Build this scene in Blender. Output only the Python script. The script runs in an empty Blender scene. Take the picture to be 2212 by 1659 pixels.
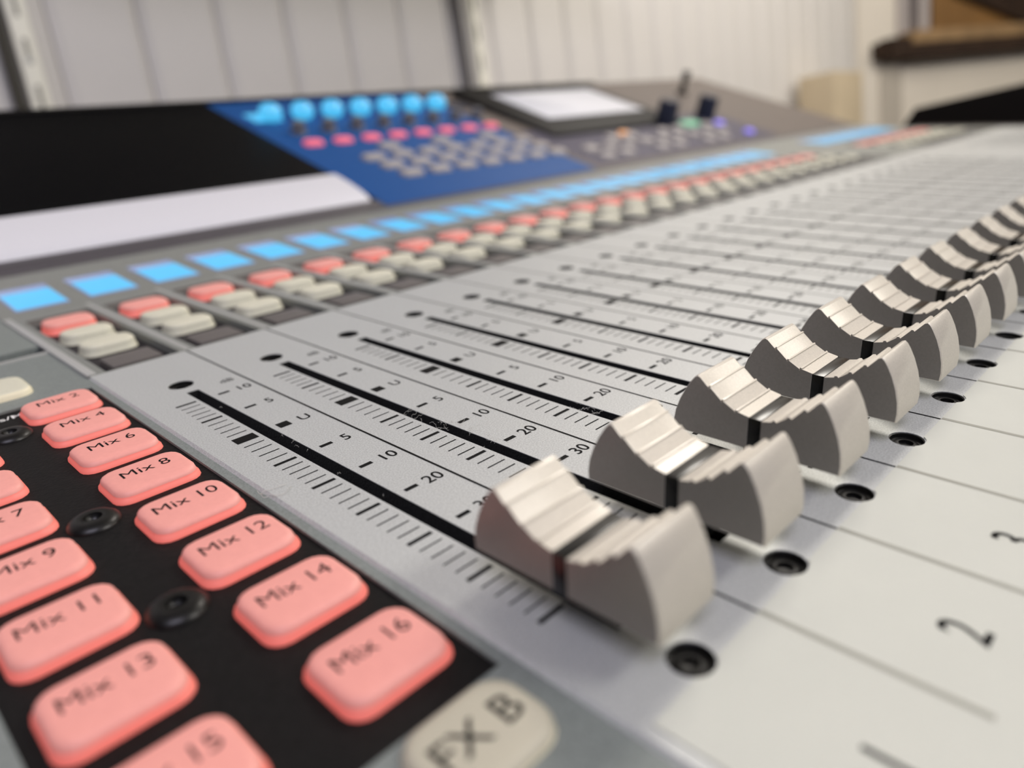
import bpy, bmesh, math, random
from mathutils import Matrix, Vector
random.seed(7)
COL = bpy.context.scene.collection
S = 0.001                      # all console sizes are written in millimetres
# ------------------------------------------------------------------ frame of the console in the room
UP = Vector((0.03, 0.15, 0.0)); UP.z = math.sqrt(1 - UP.x**2 - UP.y**2)
EX = (Vector((1, 0, 0)) - UP.x * UP).normalized()
EY = UP.cross(EX)
DECK_Z = 0.85
ROOT = Matrix((EX, EY, UP)).to_4x4()
ROOT.translation = Vector((0, 0, DECK_Z))
# ------------------------------------------------------------------ camera
CAM_LOC = Vector((-59.35209842, -174.31641809, 61.26852901)) * S
RX = Vector((0.6962152243820396, -0.7157958622676925, -0.05404299121178332))
RY = Vector((-0.30056526361041275, -0.22231735406088643, -0.9274888227866521))
RZ = Vector((0.6518779668384791, 0.6619752847681075, -0.36992409857525305))
cm = Matrix((RX, -RY, -RZ)).transposed().to_4x4()
cm.translation = CAM_LOC
cam = bpy.data.cameras.new('camera'); cam_o = bpy.data.objects.new('camera', cam)
COL.objects.link(cam_o); cam_o.matrix_world = ROOT @ cm
cam.sensor_fit = 'HORIZONTAL'; cam.sensor_width = 36.0
cam.lens = 36.0 * 1576.817 / 2212.0
cam.clip_start = 0.001; cam.clip_end = 30
cam.dof.use_dof = True; cam.dof.focus_distance = 0.140; cam.dof.aperture_fstop = 9.2
bpy.context.scene.camera = cam_o
# ------------------------------------------------------------------ world, lamps, exposure
sc = bpy.context.scene
sc.view_settings.view_transform = 'Standard'; sc.view_settings.look = 'None'
sc.view_settings.exposure = -0.12; sc.view_settings.gamma = 1.0
sc.view_settings.use_curve_mapping = False
w = bpy.data.worlds.new('world'); sc.world = w; w.use_nodes = True
w.node_tree.nodes['Background'].inputs[0].default_value = (0.80, 0.82, 0.95, 1)
w.node_tree.nodes['Background'].inputs[1].default_value = 0.09
def area(name, loc, target, sx, sy, energy, col):
    l = bpy.data.lights.new(name, 'AREA'); l.shape = 'RECTANGLE'; l.size = sx; l.size_y = sy
    l.energy = energy; l.color = col
    o = bpy.data.objects.new(name, l); COL.objects.link(o)
    o.location = loc
    o.rotation_euler = (Vector(target) - Vector(loc)).to_track_quat('-Z', 'Y').to_euler()
    return o
area('overhead_area_light', (1.1, -1.6, 2.30), (0.8, 0.5, 0.9), 1.0, 0.6, 37, (1.0, 0.97, 0.93))
area('overhead_area_light', (3.0, -1.3, 2.30), (2.6, 0.8, 1.1), 1.0, 0.6, 28, (1.0, 0.93, 0.82))  # unseen warm fill, added to brighten the right wall
area('overhead_area_light', (1.6, 0.15, 2.34), (1.2, 0.1, 0), 0.6, 0.4, 21, (1.0, 0.94, 0.86))
area('overhead_area_light', (-0.7, -0.9, 2.30), (0.1, 0.8, 1.0), 1.0, 0.6, 28, (0.84, 0.82, 1.0))  # unseen cool fill, added to lift and tint the left wall

# ------------------------------------------------------------------ helpers
def lin(c):
    return tuple(((v/255.0)/12.92 if v/255.0 <= 0.04045 else ((v/255.0+0.055)/1.055)**2.4) for v in c) + (1.0,)
MATS = {}
def mat(name, rgb, rough=0.5, metal=0.0, emit=None, es=0.0, noise=None, bump=None, spec=None, coat=0.0, trans=0.0):
    """rgb in 0-255 sRGB; noise=(scale, amount); bump=(scale, strength, distance_mm)"""
    m = bpy.data.materials.new(name); m.use_nodes = True
    nt = m.node_tree; b = nt.nodes['Principled BSDF']
    b.inputs['Base Color'].default_value = lin(rgb)
    b.inputs['Roughness'].default_value = rough
    b.inputs['Metallic'].default_value = metal
    if spec is not None: b.inputs['Specular IOR Level'].default_value = spec
    if coat:
        b.inputs['Coat Weight'].default_value = coat; b.inputs['Coat Roughness'].default_value = 0.16
    if trans: b.inputs['Transmission Weight'].default_value = trans
    if emit:
        b.inputs['Emission Color'].default_value = lin(emit)
        b.inputs['Emission Strength'].default_value = es
    if noise or bump:
        tc = nt.nodes.new('ShaderNodeTexCoord')
    if noise:
        n = nt.nodes.new('ShaderNodeTexNoise'); n.inputs['Scale'].default_value = noise[0]
        n.inputs['Detail'].default_value = 3
        nt.links.new(tc.outputs['Object'], n.inputs['Vector'])
        mr = nt.nodes.new('ShaderNodeMapRange')
        mr.inputs['From Min'].default_value = 0.3; mr.inputs['From Max'].default_value = 0.7
        mr.inputs['To Min'].default_value = 1 - noise[1]; mr.inputs['To Max'].default_value = 1 + noise[1]
        nt.links.new(n.outputs['Fac'], mr.inputs['Value'])
        mx = nt.nodes.new('ShaderNodeVectorMath'); mx.operation = 'SCALE'
        mx.inputs[0].default_value = lin(rgb)[:3]
        nt.links.new(mr.outputs['Result'], mx.inputs['Scale'])
        nt.links.new(mx.outputs['Vector'], b.inputs['Base Color'])
    if bump:
        n2 = nt.nodes.new('ShaderNodeTexNoise'); n2.inputs['Scale'].default_value = bump[0]
        n2.inputs['Detail'].default_value = 2
        nt.links.new(tc.outputs['Object'], n2.inputs['Vector'])
        bp = nt.nodes.new('ShaderNodeBump'); bp.inputs['Strength'].default_value = bump[1]
        bp.inputs['Distance'].default_value = bump[2] * S
        nt.links.new(n2.outputs['Fac'], bp.inputs['Height'])
        nt.links.new(bp.outputs['Normal'], b.inputs['Normal'])
    MATS[name] = m
    return m
M_PANEL = mat('panel_paint', (187, 189, 186), 0.40, 0.25, noise=(3200, 0.20), bump=(4000, 0.6, 0.03))
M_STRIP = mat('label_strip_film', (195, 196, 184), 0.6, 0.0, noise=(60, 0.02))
M_DECK = mat('deck_grey', (128, 130, 124), 0.45, 0.1, noise=(2500, 0.08))
M_MODULE = mat('module_grey', (122, 128, 124), 0.5, 0.1, noise=(3200, 0.22), bump=(4000, 0.4, 0.03))
M_EDGE = mat('edge_grey', (176, 176, 172), 0.4, 0.2)
M_BLACK = mat('black_insert', (11, 10, 10), 0.6, 0.0, noise=(1500, 0.6), bump=(1400, 0.8, 0.12), spec=0.2)
M_WELL = mat('well_black', (34, 30, 34), 0.6, spec=0.3)
M_SLOT = mat('slot_felt', (9, 9, 9), 0.95, noise=(1800, 0.6), bump=(2500, 1.0, 0.25))
M_PRINT = mat('black_print', (9, 9, 9), 0.7, spec=0.15)
M_PRINTG = mat('grey_print', (150, 149, 136), 0.6)
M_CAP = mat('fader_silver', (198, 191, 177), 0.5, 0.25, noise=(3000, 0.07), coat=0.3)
M_CAPSHADE = mat('fader_silver_shaded', (134, 130, 121), 0.34, 0.2, noise=(2500, 0.06))  # same silver as the caps, side shade darkened into the colour
M_MARK = mat('fader_mark', (5, 5, 6), 0.25)
M_BLKMETAL = mat('black_screw', (22, 21, 20), 0.35, 0.5)
M_PINKT = mat('lit_pink_top', (214, 152, 141), 0.5, emit=(250, 112, 100), es=0.16, noise=(900, 0.03))
M_PINKS = mat('lit_pink_side', (214, 128, 116), 0.5, emit=(255, 92, 76), es=0.36)
M_KEY = mat('pale_key', (204, 201, 180), 0.5, noise=(1200, 0.04))
M_KEYE = mat('pale_key_edge', (222, 214, 184), 0.45)
M_KEYD = mat('dark_key', (96, 91, 88), 0.45)
M_BLUE = mat('display_blue', (60, 90, 120), 0.25, emit=(84, 204, 255), es=0.9)
M_BLUEF = mat('display_border', (120, 135, 170), 0.2, emit=(130, 152, 205), es=0.42)  # unlit border; its lavender reflection is put in as a glow
M_PBLUE = mat('blue_panel', (16, 72, 132), 0.6, spec=0.2)
M_GLBLK = mat('gloss_black', (3, 3, 5), 0.6, spec=0.05)
M_DSTRIP = mat('dark_strip', (66, 62, 66), 0.5)
M_PALE = mat('pale_ledge', (205, 204, 208), 0.45)
M_UPGREY = mat('rear_grey', (108, 99, 92), 0.6, spec=0.2)
M_RED = mat('red_key', (220, 110, 130), 0.5, emit=(240, 80, 100), es=0.36)
M_KNOB = mat('knob_dark', (42, 46, 60), 0.5, spec=0.2)
M_KNOBG = mat('knob_grey', (96, 96, 100), 0.4)
M_SCREEN = mat('screen_face', (170, 170, 175), 0.2, emit=(205, 205, 212), es=0.42)
M_BEZEL = mat('bezel_black', (14, 12, 12), 0.55, spec=0.15)
M_ORANGE = mat('orange_key', (220, 170, 120), 0.5, emit=(240, 150, 80), es=0.5)
M_GREEN = mat('green_key', (120, 170, 140), 0.5, emit=(110, 200, 150), es=0.4)
M_PURPLE = mat('purple_key', (140, 130, 220), 0.5, emit=(120, 100, 255), es=0.6)
M_BODY = mat('body_dark', (52, 52, 54), 0.5)
M_WHITE = mat('white_print', (225, 225, 220), 0.6)
M_WALL = mat('wall_paint', (208, 204, 198), 0.6, noise=(6, 0.02))
M_WALLR = mat('wall_right_paint', (214, 206, 192), 0.65, noise=(4, 0.03))
M_TRIMG = mat('casing_grey', (176, 168, 155), 0.6)
M_CEIL = mat('ceiling_paint', (225, 222, 215), 0.8)
M_FLOOR = mat('floor_carpet', (104, 96, 88), 0.9, noise=(300, 0.2))
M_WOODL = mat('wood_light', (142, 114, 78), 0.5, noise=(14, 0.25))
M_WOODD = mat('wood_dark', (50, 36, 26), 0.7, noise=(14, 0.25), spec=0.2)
M_WOODP = mat('wood_pane', (128, 92, 44), 0.6, noise=(5, 0.2))
M_FRAME = mat('window_frame_grey', (168, 160, 156), 0.5)
M_RAIL = mat('upright_cream', (240, 237, 220), 0.45)
M_SLOTD = mat('slot_dark', (70, 64, 54), 0.8)
M_CYL = mat('cylinder_olive', (56, 52, 40), 0.6)
M_CYLK = mat('cylinder_black', (70, 66, 66), 0.6)
M_DESK = mat('desk_wood', (120, 100, 78), 0.5, noise=(20, 0.15))
M_CARD = mat('cardboard', (186, 170, 142), 0.8, noise=(10, 0.08))
M_CASE = mat('black_case', (16, 12, 9), 0.7, noise=(400, 0.3), spec=0.2)
M_LINT = mat('lint', (190, 188, 180), 0.9)

def mesh(name, bm, mats):
    me = bpy.data.meshes.new(name); bm.normal_update(); bm.to_mesh(me); bm.free()
    if not isinstance(mats, (list, tuple)): mats = [mats]
    for m in mats: me.materials.append(m)
    return me
def smooth(me, ang=35):
    for p in me.polygons: p.use_smooth = True
    me.set_sharp_from_angle(angle=math.radians(ang))
    return me
def place(name, me, parent=None, loc=(0, 0, 0), rot=None, label=None, kind=None, unit=S):
    o = bpy.data.objects.new(name, me); COL.objects.link(o)
    o.parent = parent; o.location = Vector(loc) * unit
    if rot: o.rotation_euler = rot
    if label: o['label'] = label
    if kind: o['kind'] = kind
    return o
def box(bm, x0, x1, y0, y1, z0, z1, s=S, mi=0, bev=0.0):
    v = [bm.verts.new((x*s, y*s, z*s)) for z in (z0, z1) for y in (y0, y1) for x in (x0, x1)]
    fs = [(0, 2, 3, 1), (4, 5, 7, 6), (0, 1, 5, 4), (2, 6, 7, 3), (0, 4, 6, 2), (1, 3, 7, 5)]
    out = [bm.faces.new([v[i] for i in f]) for f in fs]
    for f in out: f.material_index = mi
    if bev:
        es = list({e for f in out for e in f.edges})
        bmesh.ops.bevel(bm, geom=es, offset=bev*s, segments=2, affect='EDGES', profile=0.6)
    return out
def boxm(name, dims, m, bev=0.0, s=S):
    bm = bmesh.new(); box(bm, *dims, s=s, bev=bev); me = mesh(name, bm, m)
    return smooth(me) if bev else me
def prism_x(bm, prof, x0, x1, s=S, mi=0):
    """closed profile of (y, z), extruded from x0 to x1"""
    a = [bm.verts.new((x0*s, y*s, z*s)) for y, z in prof]
    b = [bm.verts.new((x1*s, y*s, z*s)) for y, z in prof]
    n = len(prof); side = []
    for i in range(n):
        f = bm.faces.new((a[i], b[i], b[(i+1) % n], a[(i+1) % n])); f.material_index = mi; side.append(f)
    fa = bm.faces.new(a[::-1]); fb = bm.faces.new(b)
    return side, fa, fb
def rrect(w, d, r, n=4):
    pts = []
    for cx, cy, a0 in ((w/2-r, d/2-r, 0), (-w/2+r, d/2-r, 90), (-w/2+r, -d/2+r, 180), (w/2-r, -d/2+r, 270)):
        for k in range(n+1):
            a = math.radians(a0 + 90*k/n); pts.append((cx+r*math.cos(a), cy+r*math.sin(a)))
    return pts
def loft(bm, rings, s=S, cap=True, mis=None):
    """rings: list of (points, z)"""
    prev = None
    for i, (pts, z) in enumerate(rings):
        cur = [bm.verts.new((x*s, y*s, z*s)) for x, y in pts]
        if prev:
            n = len(cur)
            for k in range(n):
                f = bm.faces.new((prev[k], prev[(k+1) % n], cur[(k+1) % n], cur[k]))
                if mis: f.material_index = mis[i-1]
        prev = cur
    if cap:
        f = bm.faces.new(prev)
        if mis: f.material_index = mis[-1]
def circ(r, n=24, cx=0, cy=0):
    return [(cx+r*math.cos(2*math.pi*k/n), cy+r*math.sin(2*math.pi*k/n)) for k in range(n)]
def lathe(bm, prof, n=24, s=S, mi=0):
    """prof: (radius, z) from outside/top, closed on the axis where r=0"""
    rings = []
    for r, z in prof:
        if r == 0: rings.append([bm.verts.new((0, 0, z*s))])
        else: rings.append([bm.verts.new((r*s*math.cos(2*math.pi*k/n), r*s*math.sin(2*math.pi*k/n), z*s)) for k in range(n)])
    for a, b in zip(rings, rings[1:]):
        for k in range(n):
            q = [a[k % len(a)], a[(k+1) % len(a)], b[(k+1) % len(b)], b[k % len(b)]]
            q = list(dict.fromkeys(q))
            if len(q) > 2:
                f = bm.faces.new(q); f.material_index = mi
def plate_holes(bm, outer, holes, z, depth, s=S, mi=0):
    """flat plate with holes, walls going down from each hole"""
    loops = []
    def ring(pts):
        vs = [bm.verts.new((x*s, y*s, z*s)) for x, y in pts]
        es = [bm.edges.new((vs[i], vs[(i+1) % len(vs)])) for i in range(len(vs))]
        return vs, es
    vo, eo = ring(outer); es = list(eo); hv = []
    for h in holes:
        v, e = ring(h); hv.append(v); es += e
    r = bmesh.ops.triangle_fill(bm, use_beauty=True, use_dissolve=False, edges=es)
    fs = [g for g in r['geom'] if isinstance(g, bmesh.types.BMFace)]
    for f in fs:
        f.normal_update()
        if f.normal.z < 0: f.normal_flip()
        f.material_index = mi
    for v in hv:
        lo = [bm.verts.new((q.co.x, q.co.y, q.co.z - depth*s)) for q in v]
        n = len(v)
        for i in range(n): bm.faces.new((v[i], v[(i+1) % n], lo[(i+1) % n], lo[i])).material_index = mi
_txt = {}
def text_geo(s, size, bold=0.0):
    key = (s, size, bold)
    if key not in _txt:
        c = bpy.data.curves.new('t', 'FONT'); c.body = s; c.size = size; c.align_x = 'CENTER'
        c.resolution_u = 4; c.offset = bold
        o = bpy.data.objects.new('t', c); COL.objects.link(o)
        dg = bpy.context.evaluated_depsgraph_get(); dg.update()
        me = o.evaluated_get(dg).to_mesh()
        vs = [tuple(v.co) for v in me.vertices]; fs = [tuple(p.vertices) for p in me.polygons]
        bpy.data.objects.remove(o); bpy.data.curves.remove(c)
        _txt[key] = (vs, fs)
    return _txt[key]
def add_text(bm, s, size, x, y, z, bold=0.0, sx=1.0, mi=0):
    vs, fs = text_geo(s, size, bold)
    nv = [bm.verts.new(((x+vx*sx)*S, (y+vy)*S, z*S)) for vx, vy, _ in vs]
    for f in fs:
        try: bm.faces.new([nv[i] for i in f]).material_index = mi
        except ValueError: pass
def rect(bm, x0, x1, y0, y1, z, mi=0):
    f = bm.faces.new([bm.verts.new((a*S, b*S, z*S)) for a, b in ((x0, y0), (x1, y0), (x1, y1), (x0, y1))])
    f.material_index = mi
    return f
def tag(o, label, cat, group=None):
    o['label'] = label; o['category'] = cat
    if group: o['group'] = group
    return o
def structure(name, me, loc=(0, 0, 0), rot=None, parent=None):
    return place(name, me, parent, loc, rot, kind='structure', unit=1.0)

# ------------------------------------------------------------------ the room
Z0 = DECK_Z
WY = 0.795                                   # face of the boarded wall
cornerX = 2.578
DIR = Vector((0.93268, -0.36070, 0))         # run of the right-hand wall
NRM = Vector((-0.36070, -0.93268, 0))        # its face towards the room
A0 = Vector((2.751, 0.728, 0))
bm = bmesh.new(); box(bm, -1.5, 6.0, -3.0, 1.2, -0.1, 0, s=1.0)
structure('floor', mesh('floor', bm, M_FLOOR))
bm = bmesh.new(); box(bm, -1.5, 6.0, -3.0, 1.2, 2.4, 2.5, s=1.0)
structure('ceiling', mesh('ceiling', bm, M_CEIL))
bm = bmesh.new(); box(bm, -1.5, cornerX+0.02, WY+0.012, WY+0.12, 0, 2.4, s=1.0)
wall_back = structure('wall_back', mesh('wall_back', bm, M_WALL))
# boards: chamfered edges, shallow grooves between them
bm = bmesh.new()
P = 0.0995
prof = [(-0.0488, 0.0125), (-0.0488, 0.0050), (-0.0395, 0.0), (0.0395, 0.0), (0.0488, 0.0050), (0.0488, 0.0125)]
a = [bm.verts.new((x, y, 0)) for x, y in prof]; b = [bm.verts.new((x, y, 2.4)) for x, y in prof]
for i in range(len(prof)):
    j = (i+1) % len(prof); bm.faces.new((a[i], a[j], b[j], b[i]))
bm.faces.new(a[::-1]); bm.faces.new(b)
board = mesh('wall_board', bm, M_WALL)
x = 0.2255 + P/2 - P*16
while x < cornerX - 0.03:
    structure('wall_board', board, (x, WY, 0), parent=wall_back); x += P
# right wall, running away at a shallow angle, with its window opening
def on_right(t, n=0.0, z=0.0):
    p = A0 + DIR*t + NRM*n
    return Vector((p.x, p.y, z))
RR = Matrix((DIR, -NRM, Vector((0, 0, 1)))).transposed().to_4x4(); RR.translation = A0
def right_box(name, t0, t1, n0, n1, z0, z1, m, parent=None, bev=0.0, kind='structure', shape=None):
    """box along the right wall: t along it, n out of it into the room"""
    bm = bmesh.new(); box(bm, t0, t1, -n1, -n0, z0, z1, s=1.0, bev=bev)
    me = mesh(name, bm, m)
    if bev: smooth(me)
    o = bpy.data.objects.new(name, me); COL.objects.link(o)
    if kind: o['kind'] = kind
    if parent: o.parent = parent
    else: o.matrix_world = RR
    return o
SILL = Z0 + 0.340
bm = bmesh.new()
box(bm, -0.19, 0.0, 0, 0.12, 0, 2.4, s=1.0)
box(bm, 0.0, 2.6, 0, 0.12, 0, SILL-0.035, s=1.0)
box(bm, 0.0, 2.6, 0, 0.12, SILL+0.95, 2.4, s=1.0)
box(bm, 1.6, 2.6, 0, 0.12, SILL-0.035, SILL+0.95, s=1.0)
wr = structure('wall_right', mesh('wall_right', bm, M_WALLR)); wr.matrix_world = RR
win = right_box('window_1', 0.0, 1.6, -0.10, -0.09, SILL+0.03, SILL+0.95, M_WOODP)
f1 = right_box('window_frame', -0.02, 0.018, -0.06, 0.012, SILL+0.026, SILL+0.96, M_FRAME, win)
right_box('window_frame', 0.018, 0.034, -0.08, 0.0, SILL+0.03, SILL+0.95, M_WOODD, win)
right_box('mullion', 0.085, 0.128, -0.06, 0.006, SILL+0.03, SILL+0.95, M_FRAME, win)
right_box('mullion', 0.128, 0.16, -0.08, -0.01, SILL+0.03, SILL+0.95, M_WOODD, win)
bm = bmesh.new()   # dark slanting brace seen through the opening
vs = [(0.34, SILL+0.17), (0.75, SILL+0.05), (1.5, SILL+0.05), (1.5, SILL+0.22), (0.34, SILL+0.23)]
lo = [bm.verts.new((t, 0.07, z)) for t, z in vs]; hi = [bm.verts.new((t, 0.088, z)) for t, z in vs]
bm.faces.new(lo); bm.faces.new(hi[::-1])
for i in range(5): bm.faces.new((lo[i], hi[i], hi[(i+1) % 5], lo[(i+1) % 5]))
bmesh.ops.recalc_face_normals(bm, faces=bm.faces)
o = bpy.data.objects.new('window_brace', mesh('window_brace', bm, M_WOODD)); COL.objects.link(o); o.parent = win; o['kind'] = 'structure'
# window sill: light front; shade underneath put in as dark wood, dark end
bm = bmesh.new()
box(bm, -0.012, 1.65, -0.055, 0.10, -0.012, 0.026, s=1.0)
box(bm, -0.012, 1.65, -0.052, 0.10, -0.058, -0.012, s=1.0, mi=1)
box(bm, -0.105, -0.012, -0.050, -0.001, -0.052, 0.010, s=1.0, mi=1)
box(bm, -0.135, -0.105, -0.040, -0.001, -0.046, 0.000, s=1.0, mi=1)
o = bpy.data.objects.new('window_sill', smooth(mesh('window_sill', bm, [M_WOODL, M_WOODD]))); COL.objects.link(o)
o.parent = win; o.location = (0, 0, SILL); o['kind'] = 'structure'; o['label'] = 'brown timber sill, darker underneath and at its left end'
right_box('trim_1', -0.10, -0.002, 0.0, 0.006, 0, SILL-0.05, M_TRIMG)

# ------------------------------------------------------------------ slotted uprights, dark cylinders, shelf on the wall
def upright(x, label):
    root = bpy.data.objects.new('slotted_upright', None); COL.objects.link(root)
    root.location = (x, WY, 0.55); tag(root, label, 'shelf upright', None)
    bm = bmesh.new(); box(bm, -10, 10, -13, 0, 0, 1500, bev=1.2)
    place('channel', smooth(mesh('channel', bm, M_RAIL)), root)
    bm = bmesh.new(); box(bm, -1.8, 1.8, -13.4, -12.9, -13, 13)
    me = mesh('slot', bm, M_SLOTD)
    for k in range(30): place('slot', me, root, (0, 0, 30 + 48*k))
    bm = bmesh.new(); lathe(bm, [(3.6, 0), (3.2, 1.4), (0, 2.0)], 12)
    me = mesh('screw', bm, M_EDGE)
    for z in (495+54, 200, 1000): place('screw', me, root, (0, -13.2, z), (math.pi/2, 0, 0))
    return root
upright(0.193, 'cream slotted metal shelf upright at the left edge of the wall')
upright(0.873, 'cream slotted shelf upright behind the middle of the console')
def tube(name, pts, r, m, label=None, cat=None, s=1.0, n=8):
    bm = bmesh.new(); prev = None
    P3 = [Vector(p)*s for p in pts]
    for i, p in enumerate(P3):
        d = (P3[min(i+1, len(P3)-1)] - P3[max(i-1, 0)]).normalized()
        u = d.orthogonal().normalized() if abs(d.z) < 0.9 else Vector((1, 0, 0))
        u = (u - d*u.dot(d)).normalized(); v = d.cross(u)
        cur = [bm.verts.new(p + (u*math.cos(2*math.pi*k/n)+v*math.sin(2*math.pi*k/n))*r) for k in range(n)]
        if prev:
            for k in range(n): bm.faces.new((prev[k], prev[(k+1) % n], cur[(k+1) % n], cur[k]))
        else: bm.faces.new(cur[::-1])
        prev = cur
    bm.faces.new(prev)
    o = place(name, smooth(mesh(name, bm, m), 60), None, (0, 0, 0))
    if label: tag(o, label, cat)
    return o
def wavy(x, y, z0, z1, amp, seed):
    r = random.Random(seed)
    return [(x+amp*math.sin(i*0.6+seed), y, z0+(z1-z0)*i/16) for i in range(17)]
tube('wall_cylinder', wavy(0.174, WY-0.008, 0.35, 2.0, 0.0015, 1), 0.0065, M_CYL, 'thick olive cable running down the wall beside the left upright', 'cylinder')  # olive cylinder down the wall, close to the upright
tube('wall_cylinder', wavy(0.835, WY-0.010, 0.35, 2.0, 0.002, 4), 0.0065, M_CYLK, 'black cable running down just left of the middle shelf upright', 'cylinder')  # dark cylinder down the wall
def shelf(z, label):
    bm = bmesh.new(); box(bm, 0.06, 1.0, WY-0.28, WY-0.016, z, z+0.018, s=1.0, bev=0.002)
    o = place('wall_shelf', smooth(mesh('wall_shelf', bm, M_RAIL)), None); tag(o, label, 'shelf')
    bm = bmesh.new(); prism_x(bm, [(WY-0.0132, z), (WY-0.26, z), (WY-0.26, z-0.012), (WY-0.0132, z-0.06)], -0.002, 0.002, s=1.0)
    me = mesh('bracket', bm, M_RAIL)
    for x in (0.193, 0.873): place('bracket', me, o, (x, 0, 0), unit=1.0)
shelf(Z0+0.50, 'cream wall shelf carried on the two slotted uprights')

# ------------------------------------------------------------------ desk under the console
BASE = -0.078
root = bpy.data.objects.new('desk', None); COL.objects.link(root); root.location = (0.6, 0.10, 0)
tag(root, 'wooden desk that carries the mixing console', 'desk')
top = Z0 + BASE
place('desktop', boxm('desktop', (-1000, 1000, -360, 400, (top-0.03)*1000, top*1000), M_DESK, 2), root)
for lx in (-960, 960):
    for ly in (-320, 350):
        place('leg', boxm('leg', (lx-25, lx+25, ly-25, ly+25, 0, (top-0.03)*1000), M_DESK, 2), root)

# ------------------------------------------------------------------ the mixing console
con = bpy.data.objects.new('mixing_console', None); COL.objects.link(con); con.matrix_world = ROOT
tag(con, 'large grey digital mixing console with a long row of silver faders', 'mixing console')
def part(name, me, loc=(0, 0, 0), rot=None, label=None, parent=None, kind=None):
    return place(name, me, parent or con, loc, rot, label, kind)
XL, XR = -120.0, 885.0
YF = -208.0
DK0, DK1 = 26.0, 112.0            # flat grey deck; beyond it the deck rises by 4 degrees
T1 = math.radians(4); SLY, SLZ = 180.0, math.tan(T1)*(180-112)
TH = math.radians(16); SLEN = 222.0
def up_pt(s, h=0): return (SLY + s*math.cos(TH) - h*math.sin(TH), SLZ + s*math.sin(TH) + h*math.cos(TH))
def under(x, y): return (BASE*1000 + 0.4 - UP.x*x - UP.y*y)/UP.z
# body: a wedge standing level on the desk
bm = bmesh.new()
yb, zb = up_pt(SLEN, -1.5)
profT = [(YF, -6), (DK1, -6), (SLY, SLZ-6), (up_pt(2, -6)), (yb, zb-3), (yb+4, zb-14)]
ra = [bm.verts.new((XL*S, y*S, z*S)) for y, z in profT]; rb = [bm.verts.new((XR*S, y*S, z*S)) for y, z in profT]
for V, X in ((ra, XL), (rb, XR)):
    for y in (yb-6, YF+8): V.append(bm.verts.new((X*S, y*S, under(X, y)*S)))
n = len(ra)
for i in range(n): bm.faces.new((ra[i], rb[i], rb[(i+1) % n], ra[(i+1) % n]))
bm.faces.new(ra[::-1]); bm.faces.new(rb)
bmesh.ops.recalc_face_normals(bm, faces=bm.faces)
part('body', mesh('body', bm, M_BODY))
part('end_cheek', boxm('end_cheek', (XR, XR+5, YF-2, DK1, -40, 1.5), M_UPGREY, 1.0), label='grey end cheek')
part('front_lip', boxm('front_lip', (XL, XR, YF-4, YF, -22, 0.4), M_MODULE, 1.0))

CH = [n for n in range(24)] + [n for n in range(28, 36)]
P = 24.0
# white fader panel with its slots and screw holes
HOLE_R = 2.95
YT, YB = 0.0, -140.6
S0, S1 = -6.4, -131.5
bm = bmesh.new()
for n in CH:
    x = n*P
    xa = -12.3 if n == 0 else x-P/2; xb = x+P/2
    if n == 23: xb = 28*P-P/2
    if n == 35: xb = XR
    holes = [[(x-1.5, S1), (x+1.4, S1), (x+1.4, S0), (x-1.5, S0)], circ(HOLE_R, 20, x, YT), circ(HOLE_R, 20, x, YB)]
    plate_holes(bm, [(xa, YF), (xb, YF), (xb, DK0), (xa, DK0)], holes, 0.0, 1.6)
bmesh.ops.remove_doubles(bm, verts=bm.verts, dist=1e-6)
fs = [bm.verts.new((x*S, y*S, z*S)) for x, y, z in ((-12.3, YF, 0), (-12.3, DK0, 0), (-12.9, DK0, -0.5), (-12.9, YF, -0.5))]
f = bm.faces.new(fs); f.normal_update()
if f.normal.z < 0: f.normal_flip()
part('fader_panel', mesh('fader_panel', bm, M_PANEL), label='pale grey speckled fader panel')
# black slot linings and screws
bm = bmesh.new(); box(bm, -1.6, 1.5, S1-.1, S0+.1, -4.5, -4.0)
for sx in (-1, 1):
    box(bm, min(sx*1.40, sx*1.7)-.05, max(sx*1.40, sx*1.7)-.05, S1-.1, S0+.1, -4.2, -0.12)
box(bm, -1.5, 1.4, S0-0.3, S0+0.1, -4.2, -0.12)
slot_me = mesh('fader_slot', bm, M_SLOT)
bm = bmesh.new()
lathe(bm, [(2.92, -0.15), (2.75, -0.25), (2.6, -0.9), (2.2, -1.0), (1.75, -0.75), (1.25, -0.75), (1.15, -1.3), (0, -1.4)], 20)
screw_me = smooth(mesh('panel_screw', bm, M_BLKMETAL), 30)
# fader cap
CY = -126.0
lands = [(10.1, 15.6, 8.5, 14.15), (8.2, 14.3, 6.0, 12.4), (5.7, 12.4, 3.45, 11.15), (3.15, 11.2, 0.95, 10.75)]
back = [(14.9, 5.0), (15.0, 6.6), (14.7, 8.5), (13.9, 10.8), (12.8, 13.0), (11.8, 14.6), (11.1, 15.5), (10.6, 15.8)]
def topline(sgn):
    pts = []
    for i, (ya, za, yb2, zb2) in enumerate(lands):
        pts.append((ya, za)); pts.append((yb2, zb2))
        if i < 3:
            ny, nz = lands[i+1][0], lands[i+1][1]
            pts.append((yb2-0.12, zb2-0.42))
            pts.append((ny+0.10, nz-0.30))
            pts.append((ny+0.16, nz+0.26))
            pts.append((ny-0.18, nz+0.16))
    return pts
prof_b = back + topline(1) + [(0.95, 5.0)]
front = [(14.0, 5.0), (14.1, 6.6), (13.9, 8.6), (13.3, 11.0), (12.4, 13.3), (11.5, 15.0), (10.9, 15.9), (10.4, 16.3)]
fl = []
lands_f = [(9.9, 16.1, 8.3, 14.2), (8.0, 14.1, 5.9, 12.3), (5.6, 12.2, 3.5, 11.0), (3.2, 10.9, 0.95, 10.5)]
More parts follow.
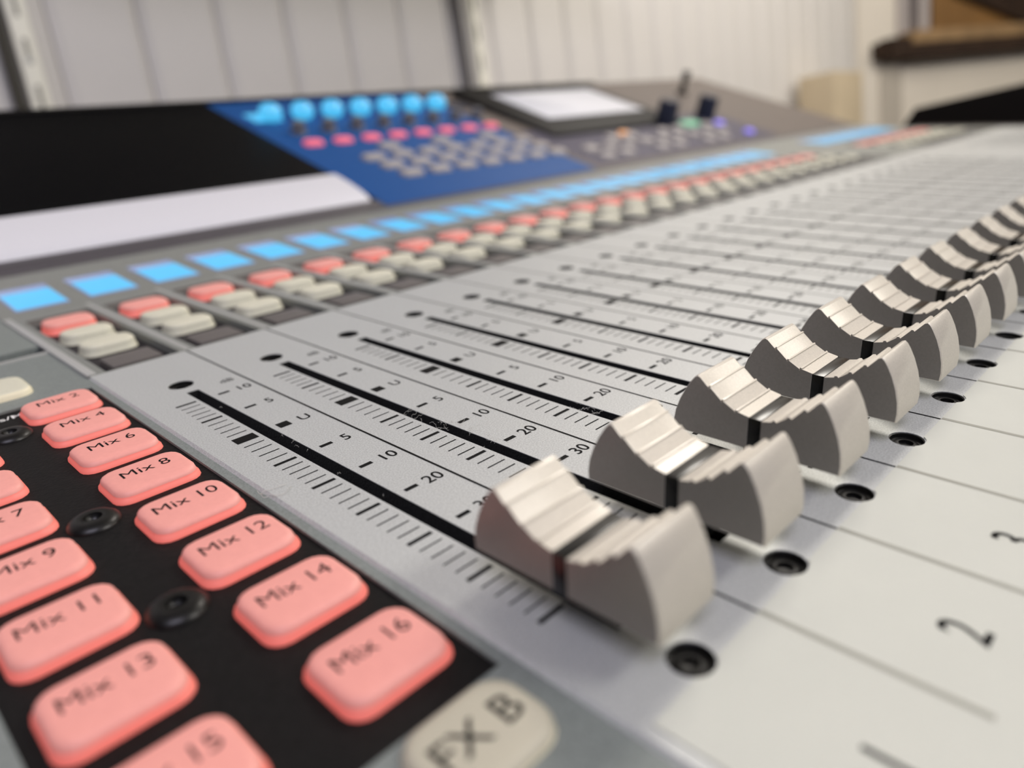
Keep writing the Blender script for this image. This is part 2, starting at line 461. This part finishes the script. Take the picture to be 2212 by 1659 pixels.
for i, (ya, za, yb2, zb2) in enumerate(lands_f):
    if i == 0: fl += [(ya, za), (yb2, zb2)]
    else: fl += [(ya+0.25, za+0.12), (ya, za+0.38), (ya-0.35, za+0.32), (ya-0.5, za+0.0), (yb2, zb2)]
prof_f = [(-y, z) for y, z in (front + fl + [(0.95, 5.0)])]
W = 5.8
bm = bmesh.new()
for prof_, rev in ((prof_b, False), (prof_f, True)):
    n = len(prof_)
    ins = 0.22
    # inset side rings give a soft edge
    cxy = (sum(p[0] for p in prof_)/n, sum(p[1] for p in prof_)/n)
    def shr(p, k=0.965): return (cxy[0]+(p[0]-cxy[0])*k, cxy[1]+(p[1]-cxy[1])*k)
    rings = []
    for X, k in ((-W, 0.97), (-W+0.12, 0.985), (-W+0.35, 1.0), (W-0.35, 1.0), (W-0.12, 0.985), (W, 0.97)):
        rings.append([bm.verts.new((X*S, shr(p, k)[0]*S, shr(p, k)[1]*S)) for p in prof_])
    for ri, (a, b) in enumerate(zip(rings, rings[1:])):
        for i in range(n):
            f = bm.faces.new((a[i], b[i], b[(i+1) % n], a[(i+1) % n])); f.material_index = 0
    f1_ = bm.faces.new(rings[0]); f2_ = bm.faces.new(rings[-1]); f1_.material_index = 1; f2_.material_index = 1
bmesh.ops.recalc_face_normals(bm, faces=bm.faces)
cap_me = smooth(mesh('fader_cap', bm, [M_CAP, M_CAPSHADE]), 18)
bm = bmesh.new(); box(bm, -5.84, 5.84, -1.12, 1.12, 4.9, 10.7, bev=0.15)
mark_me = smooth(mesh('centre_line', bm, M_MARK), 40)
bm = bmesh.new(); box(bm, -1.0, 1.0, -4, 4, -3.9, 5.5)
stem_me = mesh('stem', bm, M_BLKMETAL)
# printed scale
bm = bmesh.new(); z = 0.03
marks = [(-13.9, '10', 1), (-26.9, '5', 1), (-41.9, 'U', 5), (-57.5, '5', 1), (-70.7, '10', 1), (-83.9, '20', 1), (-97.1, '30', 1),
         (-110.2, '40', 1), (-123.3, '60', 1)]
for y, t, k in marks:
    h = 1.3 if t == 'U' else 0.50
    rect(bm, 2.9 if k == 1 else 2.6, 5.6 if k == 1 else 5.3, y-h, y+h, z)
    add_text(bm, t, 3.9, 9.0 if len(t) > 1 else 8.7, y-1.35, z, 0.045)
rect(bm, 3.3, 5.3, -132.4, -131.6, z)
add_text(bm, 'dB', 3.3, 8.4, -7.6, z, 0.015)
ys = [-13.75, -26.9, -41.9, -57.6, -70.7, -83.9, -97.1, -110.2, -123.3]
for i, y in enumerate(ys):
    h = 1.5 if i == 2 else 0.42
    rect(bm, -6.9, -2.3, y-h, y+h, z)
    if i < len(ys)-1:
        y2 = ys[i+1]
        a_ = y - (0.8 if i == 2 else 0); b_ = y2 + (0.8 if i == 1 else 0)
        for k in range(1, 5):
            yy = a_ + (b_-a_)*k/5.0
            rect(bm, -6.75, -2.5, yy-0.165, yy+0.165, z)
scale_me = mesh('fader_scale', bm, M_PRINT)
for n in CH:
    x = n*P
    part('fader_slot', slot_me, (x, 0, 0))
    part('fader_scale', scale_me, (x, 0, 0))
    part('panel_screw', screw_me, (x, YT, 0)); part('panel_screw', screw_me, (x, YB, 0))
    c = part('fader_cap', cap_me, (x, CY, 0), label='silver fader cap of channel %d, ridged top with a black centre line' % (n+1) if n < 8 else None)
    place('centre_line', mark_me, c); place('stem', stem_me, c)
# printed strip dividers
bm = bmesh.new(); rect(bm, -0.25, 0.25, -142.6, DK0, 0.03)
dv = mesh('divider_line', bm, M_PRINT)
bm = bmesh.new(); rect(bm, -0.45, 0.45, -168.0, -142.8, 0.24)
dvg = mesh('divider_line', bm, M_PRINTG)
for n in CH[:-1]:
    part('divider_line', dv, (n*P+12.3, 0, 0)); part('divider_line', dvg, (n*P+12.3, 0, 0), label='pale grey divider line on the label strip' if n == 0 else None)
# write-on label strip along the front
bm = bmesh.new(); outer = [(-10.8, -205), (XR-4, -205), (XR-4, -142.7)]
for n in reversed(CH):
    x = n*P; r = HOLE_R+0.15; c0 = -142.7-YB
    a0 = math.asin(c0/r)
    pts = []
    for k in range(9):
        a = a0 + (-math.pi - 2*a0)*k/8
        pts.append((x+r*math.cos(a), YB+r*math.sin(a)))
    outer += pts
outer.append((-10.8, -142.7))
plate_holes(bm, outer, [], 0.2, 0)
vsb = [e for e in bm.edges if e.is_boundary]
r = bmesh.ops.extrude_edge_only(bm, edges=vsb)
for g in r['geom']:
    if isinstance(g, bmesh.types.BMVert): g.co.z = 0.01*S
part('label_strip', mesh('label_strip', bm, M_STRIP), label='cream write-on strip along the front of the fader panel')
for i in range(8):
    bm = bmesh.new(); add_text(bm, str(i+1), 8.0, i*P+0.2, -164.9, 0.25, 0.06, sx=0.8)
    part('channel_number', mesh('channel_number', bm, M_PRINT), label='printed channel number %d' % (i+1))

# ---------------- grey deck beyond the faders, with one button well per strip
bm = bmesh.new()
WX0, WX1, WY0, WY1 = -8.4, 10.9, 26.8, 104.0
for n in CH:
    x = n*P
    xa = -12.9 if n == 0 else x-P/2; xb = x+P/2
    if n == 23: xb = 28*P-P/2
    if n == 35: xb = XR
    plate_holes(bm, [(xa, DK0), (xb, DK0), (xb, DK1), (xa, DK1)], [[(x+WX0, WY0), (x+WX1, WY0), (x+WX1, WY1), (x+WX0, WY1)]], -0.02, 2.6)
part('button_deck', mesh('button_deck', bm, M_DECK))
bm = bmesh.new(); rect(bm, WX0-.2, WX1+.2, WY0-.2, WY1+.2, -2.5)
well_me = mesh('button_well', bm, M_WELL)
def key_mesh(name, w, d, h, mats, r=3.6, base=-3.2):
    bm = bmesh.new()
    rings = [(rrect(w+0.7, d+0.7, r), base), (rrect(w+0.5, d+0.5, r), base+0.5), (rrect(w, d, r), base+0.8), (rrect(w-0.2, d-0.2, r), h-1.0),
             (rrect(w-0.45, d-0.6, r), h-0.45), (rrect(w-1.2, d-1.6, r-0.3), h-0.13), (rrect(w-2.8, d-3.4, max(1.2, r-1.2)), h)]
    loft(bm, rings, mis=[1, 1, 1, 0, 0, 0, 0])
    for f in bm.faces:
        if len(mats) == 1: f.material_index = 0
    return smooth(mesh(name, bm, mats), 50)
k_pink = key_mesh('strip_button', 14.8, 11.8, 1.1, [M_PINKT, M_PINKS], base=-2.3)
k_pale = key_mesh('strip_button', 14.6, 10.0, 0.9, [M_KEY, M_KEY], base=-2.3)
bm = bmesh.new(); box(bm, -6.6, 6.6, -5.6, 5.6, -3.2, -0.5, bev=0.5)
k_dark = smooth(mesh('strip_window', bm, M_KEYD))
bm = bmesh.new(); rect(bm, -0.7, 0.7, 27, DK1, 0.02)
edge_me = mesh('strip_edge_line', bm, M_EDGE)
bm = bmesh.new(); add_text(bm, 'Mute', 3.6, 0, 1.4, 1.0-0.02, 0.0)
mute_me = mesh('lettering', bm, M_PRINT)
bm = bmesh.new(); f = bm.faces.new([bm.verts.new((a*S, b*S, c*S)) for a, b, c in ((XL, 171, math.tan(T1)*59+0.08), (XR, 171, math.tan(T1)*59+0.08), (XR, SLY, SLZ+0.08), (XL, SLY, SLZ+0.08))])
part('rear_joint_strip', mesh('rear_joint_strip', bm, M_DSTRIP))
# displays lie on the rising part of the deck
bm = bmesh.new()
for (ya, za, yb2, zb2) in ((DK1, -0.02, SLY, SLZ-0.02),):
    f = bm.faces.new([bm.verts.new((a*S, b*S, c*S)) for a, b, c in ((-12.9, ya, za), (XR, ya, za), (XR, yb2, zb2), (-12.9, yb2, zb2))])
part('display_deck', mesh('display_deck', bm, M_DECK))
bm = bmesh.new(); box(bm, -8.6, 8.6, -16.0, 15.0, -0.5, 0.25, bev=0.3)
disp_b = smooth(mesh('strip_display', bm, M_BLUEF))
bm = bmesh.new(); rect(bm, -8.0, 8.2, -15.4, 7.5, 0.28)
disp_f = mesh('lit_face', bm, M_BLUE)
for n in CH:
    x = n*P
    part('button_well', well_me, (x, 0, 0))
    part('strip_button', k_pink, (x+1.2, 91.2, 0), label='lit pink button' if n == 0 else None)
    part('strip_button', k_pale, (x+1.2, 73.3, 0)); k = part('strip_button', k_pale, (x+1.2, 55.3, 0))
    part('strip_window', k_dark, (x+1.2, 36.5, 0))
    if n < 35: part('strip_edge_line', edge_me, (x+13.3, 0, 0))
    d = part('strip_display', disp_b, (x+1.4, 135.2, math.tan(T1)*24.0), (T1, 0, 0), label='blue lit channel display' if n == 0 else None)
    place('lit_face', disp_f, d)
bm = bmesh.new(); box(bm, -12.9, -10.6, 27, DK1, -1, 0.25, bev=0.2)
part('strip_edge_line', smooth(mesh('strip_edge_line', bm, M_EDGE)))

# ---------------- left-hand module with the mix buttons
BX0, BX1, BY0, BY1 = -57.2, -14.6, -124.2, 19.0
bm = bmesh.new()
plate_holes(bm, [(XL, YF), (-12.9, YF), (-12.9, 60.5), (XL, 60.5)], [[(BX0, BY0), (BX1, BY0), (BX1, BY1), (BX0, BY1)]], -0.45, 0.8)
part('left_module_panel', mesh('left_module_panel', bm, M_MODULE))
bm = bmesh.new(); box(bm, XL, -12.9, 59.6, 60.8, -4, 0.1, bev=0.3)
part('panel_edge', smooth(mesh('panel_edge', bm, M_EDGE)))
bm = bmesh.new(); rect(bm, XL, -12.9, 60.5, 69.5, -2.6)
part('panel_groove', mesh('panel_groove', bm, M_WELL))
bm = bmesh.new()
box(bm, XL, -12.9, 69.5, DK1, -4, -0.2, bev=0.4)
f = bm.faces.new([bm.verts.new((a*S, b*S, c*S)) for a, b, c in ((XL, DK1-1, -0.2), (-12.9, DK1-1, -0.2), (-12.9, SLY, SLZ-0.02), (XL, SLY, SLZ-0.02))])
part('rear_module_panel', smooth(mesh('rear_module_panel', bm, M_MODULE)))
bm = bmesh.new(); rect(bm, BX0-0.3, BX1+0.3, BY0-0.3, BY1+0.3, -1.0)
part('black_insert', mesh('black_insert', bm, M_BLACK), label='textured black insert around the mix buttons')
k_mix = key_mesh('mix_button', 14.7, 12.1, 1.15, [M_PINKT, M_PINKS], r=2.8, base=-1.0)
for k in range(8):
    for col in (0, 1):
        num = 2*k + (2 if col == 0 else 1)
        x = -23.6 if col == 0 else -47.4
        yc = (10.5 if col == 0 else 11.1) - 17.6*k
        b = part('mix_button', k_mix, (x, yc, 0), label='lit pink button lettered Mix %d' % num)
        bm = bmesh.new(); add_text(bm, 'Mix %d' % num, 3.95, 0, -0.1, 1.18, 0.0, sx=1.0)
        place('lettering', mesh('lettering', bm, M_PRINT), b)
k_fx = key_mesh('effects_button', 15.2, 11.6, 1.3, [mat('effects_key', (182, 176, 156), 0.5), M_KEYE], base=-1.0)
for num, (x, y) in {'FX B': (-23.9, -130.6), 'FX A': (-48.2, -130.6), 'FX D': (-23.6, -149.6), 'FX C': (-48.2, -149.6)}.items():
    b = part('effects_button', k_fx, (x, y, -0.3), label='unlit cream button lettered %s' % num)
    bm = bmesh.new(); add_text(bm, num, 5.6, 0, -1.6, 1.33, 0.03)
    place('lettering', mesh('lettering', bm, M_PRINT), b)
bm = bmesh.new()
loft(bm, [(rrect(27, 15.6, 3.4), -1.0), (rrect(26.6, 15.2, 3.4), 0.9), (rrect(25.6, 14.0, 3), 1.5), (rrect(23, 11.4, 2.5), 1.6)], mis=[1, 1, 0, 0])
part('layer_button', smooth(mesh('layer_button', bm, [M_KEY, M_KEYE]), 50), (-38.0, 33.8, -0.4), label='large unlit cream button above the black insert')
bm = bmesh.new(); add_text(bm, 'Subs/M', 3.4, -35.2, 14.0, -0.95, 0.02)
part('insert_lettering', mesh('insert_lettering', bm, M_WHITE), label='white lettering on the black insert')
bm = bmesh.new()
lathe(bm, [(4.2, -0.95), (4.0, -0.55), (3.2, 0.05), (2.2, 0.25), (1.5, 0.15), (1.3, -0.5), (0.9, -0.9), (0, -0.9)], 20)
me = smooth(mesh('dome_screw', bm, M_BLKMETAL), 45)
for y in (4.0, -48.9, -82.4): part('dome_screw', me, (-35.6, y-1.0, 0))

# ---------------- sloping rear section
SL = bpy.data.objects.new('rear_section', None); COL.objects.link(SL); SL.parent = con
SL.location = (0, SLY*S, SLZ*S); SL.rotation_euler = (TH, 0, 0)
SL['label'] = 'raised sloping rear section'
def rear(name, me, loc=(0, 0, 0), rot=None, label=None): return place(name, me, SL, loc, rot, label)
rear('front_strip', boxm('front_strip', (XL, 196, -1, 10, -4, 0.3), M_DSTRIP, 0.3), label='dark grey strip')
rear('black_cover', boxm('black_cover', (XL, 197, 10, SLEN, -6, 0.4), M_GLBLK, 0.6), label='plain black cover')
bm = bmesh.new()
pr = [(9.0, 0.2), (10.5, 1.3), (14, 2.5), (20, 3.5), (30, 4.2), (40, 4.5), (46, 4.4), (47.5, 0.2)]
prism_x(bm, pr, XL, 192)
bmesh.ops.recalc_face_normals(bm, faces=bm.faces)
rear('pale_ledge', smooth(mesh('pale_ledge', bm, M_PALE), 50), label='long pale rounded ledge')
rear('blue_panel', boxm('blue_panel', (197, 392, -0.5, SLEN, -6, 0.35), M_PBLUE, 0.5), label='blue control panel')
rear('grey_panel', boxm('grey_panel', (392, XR, -0.5, SLEN, -6, 0.3), M_UPGREY, 0.5), label='brownish grey panel')
rear('key_field', boxm('key_field', (400, 700, 4, 92, -2, 0.6), mat('key_field', (84, 80, 92), 0.6, spec=0.2), 0.4))
rear('back_edge', boxm('back_edge', (XL, 660, SLEN-3, SLEN+3, -10, 2.0), M_BEZEL, 1.0), label='black rear edge')
bm = bmesh.new(); loft(bm, [(circ(6.0), 0), (circ(8.0), 2.5), (circ(8.4), 5), (circ(7.6), 8), (circ(5.5), 10.5), (circ(2.5), 11.5)])
me_d = smooth(mesh('lit_encoder', bm, M_BLUE))
bm = bmesh.new(); box(bm, -9.5, 9.5, -9, 9, 0, 0.9, bev=0.3)
me_dx = smooth(mesh('lit_encoder', bm, M_KNOB))
rear('cyan_display', boxm('cyan_display', (209, 231, 168, 188, 0, 0.9), M_BLUE, 0.3), label='small cyan lit display')
bm = bmesh.new(); loft(bm, [(circ(6.0), 0), (circ(5.8), 1), (circ(5.0), 1.5), (circ(4.8), 7), (circ(4.2), 8)])
me_k = smooth(mesh('control_knob', bm, M_KNOBG))
me_r = key_mesh('red_key', 14, 9, 2.4, [M_RED], base=0)
me_g = key_mesh('grey_key', 16.5, 10, 2.4, [mat('key_greyish', (158, 152, 148), 0.55)], r=3.0, base=0)
for i in range(8):
    x = 220 + 24.1*i
    rear('lit_encoder', me_d if i < 7 else me_dx, (222+26.2*i, 172, 0.3), label='cyan lit rotary encoder' if i == 0 else None)
    rear('control_knob', me_k, (224+24.6*i, 138, 0.3))
    rear('red_key', me_r, (x, 113, 0.3))
    if i in (2, 4, 6): rear('grey_key', me_g, (x, 92, 0.3))
    for s_ in (74, 57, 40):
        if i > 0: rear('grey_key', me_g, (x+ (58-s_)*0.15, s_, 0.3))
# touch screen, its back edge raised
scr = rear('touch_screen', boxm('touch_screen', (-96, 96, 0, 132, -8, 4), M_BEZEL, 3.0), (518, 70, 0), (math.radians(1.0), 0, 0), label='black framed touch screen with a pale lit face')
place('screen_face', boxm('screen_face', (-64, 80, 36, 112, 3.5, 4.3), M_SCREEN, 0.3), scr)
for (x, s_, m_, w_, d_) in ((502, 58, 'ORANGE', 12, 8), (618, 62, 'GREEN', 26, 12), (668, 22, 'PURPLE', 12, 8), (662, 54, 'PURPLE', 12, 8)):
    M_ = {'ORANGE': M_ORANGE, 'GREEN': M_GREEN, 'PURPLE': M_PURPLE}[m_]
    rear('lit_key', key_mesh('lit_key', w_, d_, 3, [M_], base=0.5), (x, s_, 0.3), label='%s lit key' % m_.lower())
for i in range(9):
    for j, s_ in enumerate((18, 36, 54)):
        if (i, j) in ((4, 2), (7, 2)) or i in (0, 1) and j == 2: continue
        if (i % 3 == 2 and j == 0): continue
        rear('grey_key', me_g, (428+i*26, s_, 0.6))
bm = bmesh.new(); loft(bm, [(circ(10), 0), (circ(9.8), 20), (circ(9), 22)])
me_K = smooth(mesh('main_knob', bm, M_KNOB))
for x, s_ in ((588, 72), (668, 76)): rear('main_knob', me_K, (x, s_, 0.3))
bm = bmesh.new(); loft(bm, [(circ(6), 0), (circ(6), 3), (circ(3.2), 4), (circ(3.0), 18), (circ(4.5), 19), (circ(4.5), 25), (circ(3), 26)])
rear('talkback_peg', smooth(mesh('talkback_peg', bm, M_BEZEL)), (752, 160, 0.2), label='short black upright peg on the rear panel')

# ------------------------------------------------------------------ dark case beyond the right end, carton on the far side
bm = bmesh.new()
prf = [(-0.34, -0.0975), (0.16, -0.0975), (0.175, -0.08), (0.180, 0.030), (0.165, 0.050), (0.08, 0.055), (0.0, 0.060), (-0.15, 0.070), (-0.34, 0.075)]
prism_x(bm, prf, 0, 0.45, s=1.0)
bmesh.ops.recalc_face_normals(bm, faces=bm.faces)
bmesh.ops.bevel(bm, geom=[e for e in bm.edges if abs(e.verts[0].co.x-e.verts[1].co.x) < 1e-6], offset=0.004, segments=2, affect='EDGES')
o = place('equipment_case', smooth(mesh('equipment_case', bm, M_CASE), 40), None, (1.06, 0.0, Z0+0.02), unit=1.0)
tag(o, 'black rounded case lying beyond the right end of the console', 'case')

o = place('carton', boxm('carton', (-100, 100, -50, 50, 0, 1085), M_CARD, 6), None, (2.16, 0.72, 0.0), unit=1.0)
tag(o, 'tall plain cardboard carton in the far corner, below and left of the sill', 'carton')
# ------------------------------------------------------------------ stray lint on the panel
bm = bmesh.new()
rl = random.Random(3)
def fibre(x, y, L, r=0.02):
    a = rl.uniform(0, 6.28); p = Vector((x, y, 0.25)); prev = None
    for i in range(9):
        cur = []
        for k in range(3):
            cur.append(bm.verts.new(((p.x+r*math.cos(k*2.1))*S, (p.y+r*math.sin(k*2.1))*S, (p.z+r*math.sin(k*2.1+1))*S)))
        if prev:
            for k in range(3): bm.faces.new((prev[k], prev[(k+1) % 3], cur[(k+1) % 3], cur[k]))
        prev = cur
        a += rl.uniform(-0.9, 0.9); p = p + Vector((math.cos(a), math.sin(a), 0))*(L/8); p.z = 0.15+0.35*abs(math.sin(i*0.9))
for _ in range(26): fibre(24+rl.uniform(-2.2, 3.0), rl.uniform(-84, -58), rl.uniform(1.5, 4.5))
for _ in range(10): fibre(48+rl.uniform(-2, 2), rl.uniform(-92, -84), rl.uniform(1.5, 3))
for _ in range(7): fibre(rl.uniform(-1, 1), rl.uniform(-110, -10), rl.uniform(0.6, 1.5))
fibre(-13.6, -64.0, 9, 0.05); fibre(-13.4, -67.5, 7, 0.05)
o = bpy.data.objects.new('lint', mesh('lint', bm, M_LINT)); COL.objects.link(o); o.matrix_world = ROOT
tag(o, 'tiny pale lint fibres caught along the fader slots', 'lint'); o['kind'] = 'stuff'
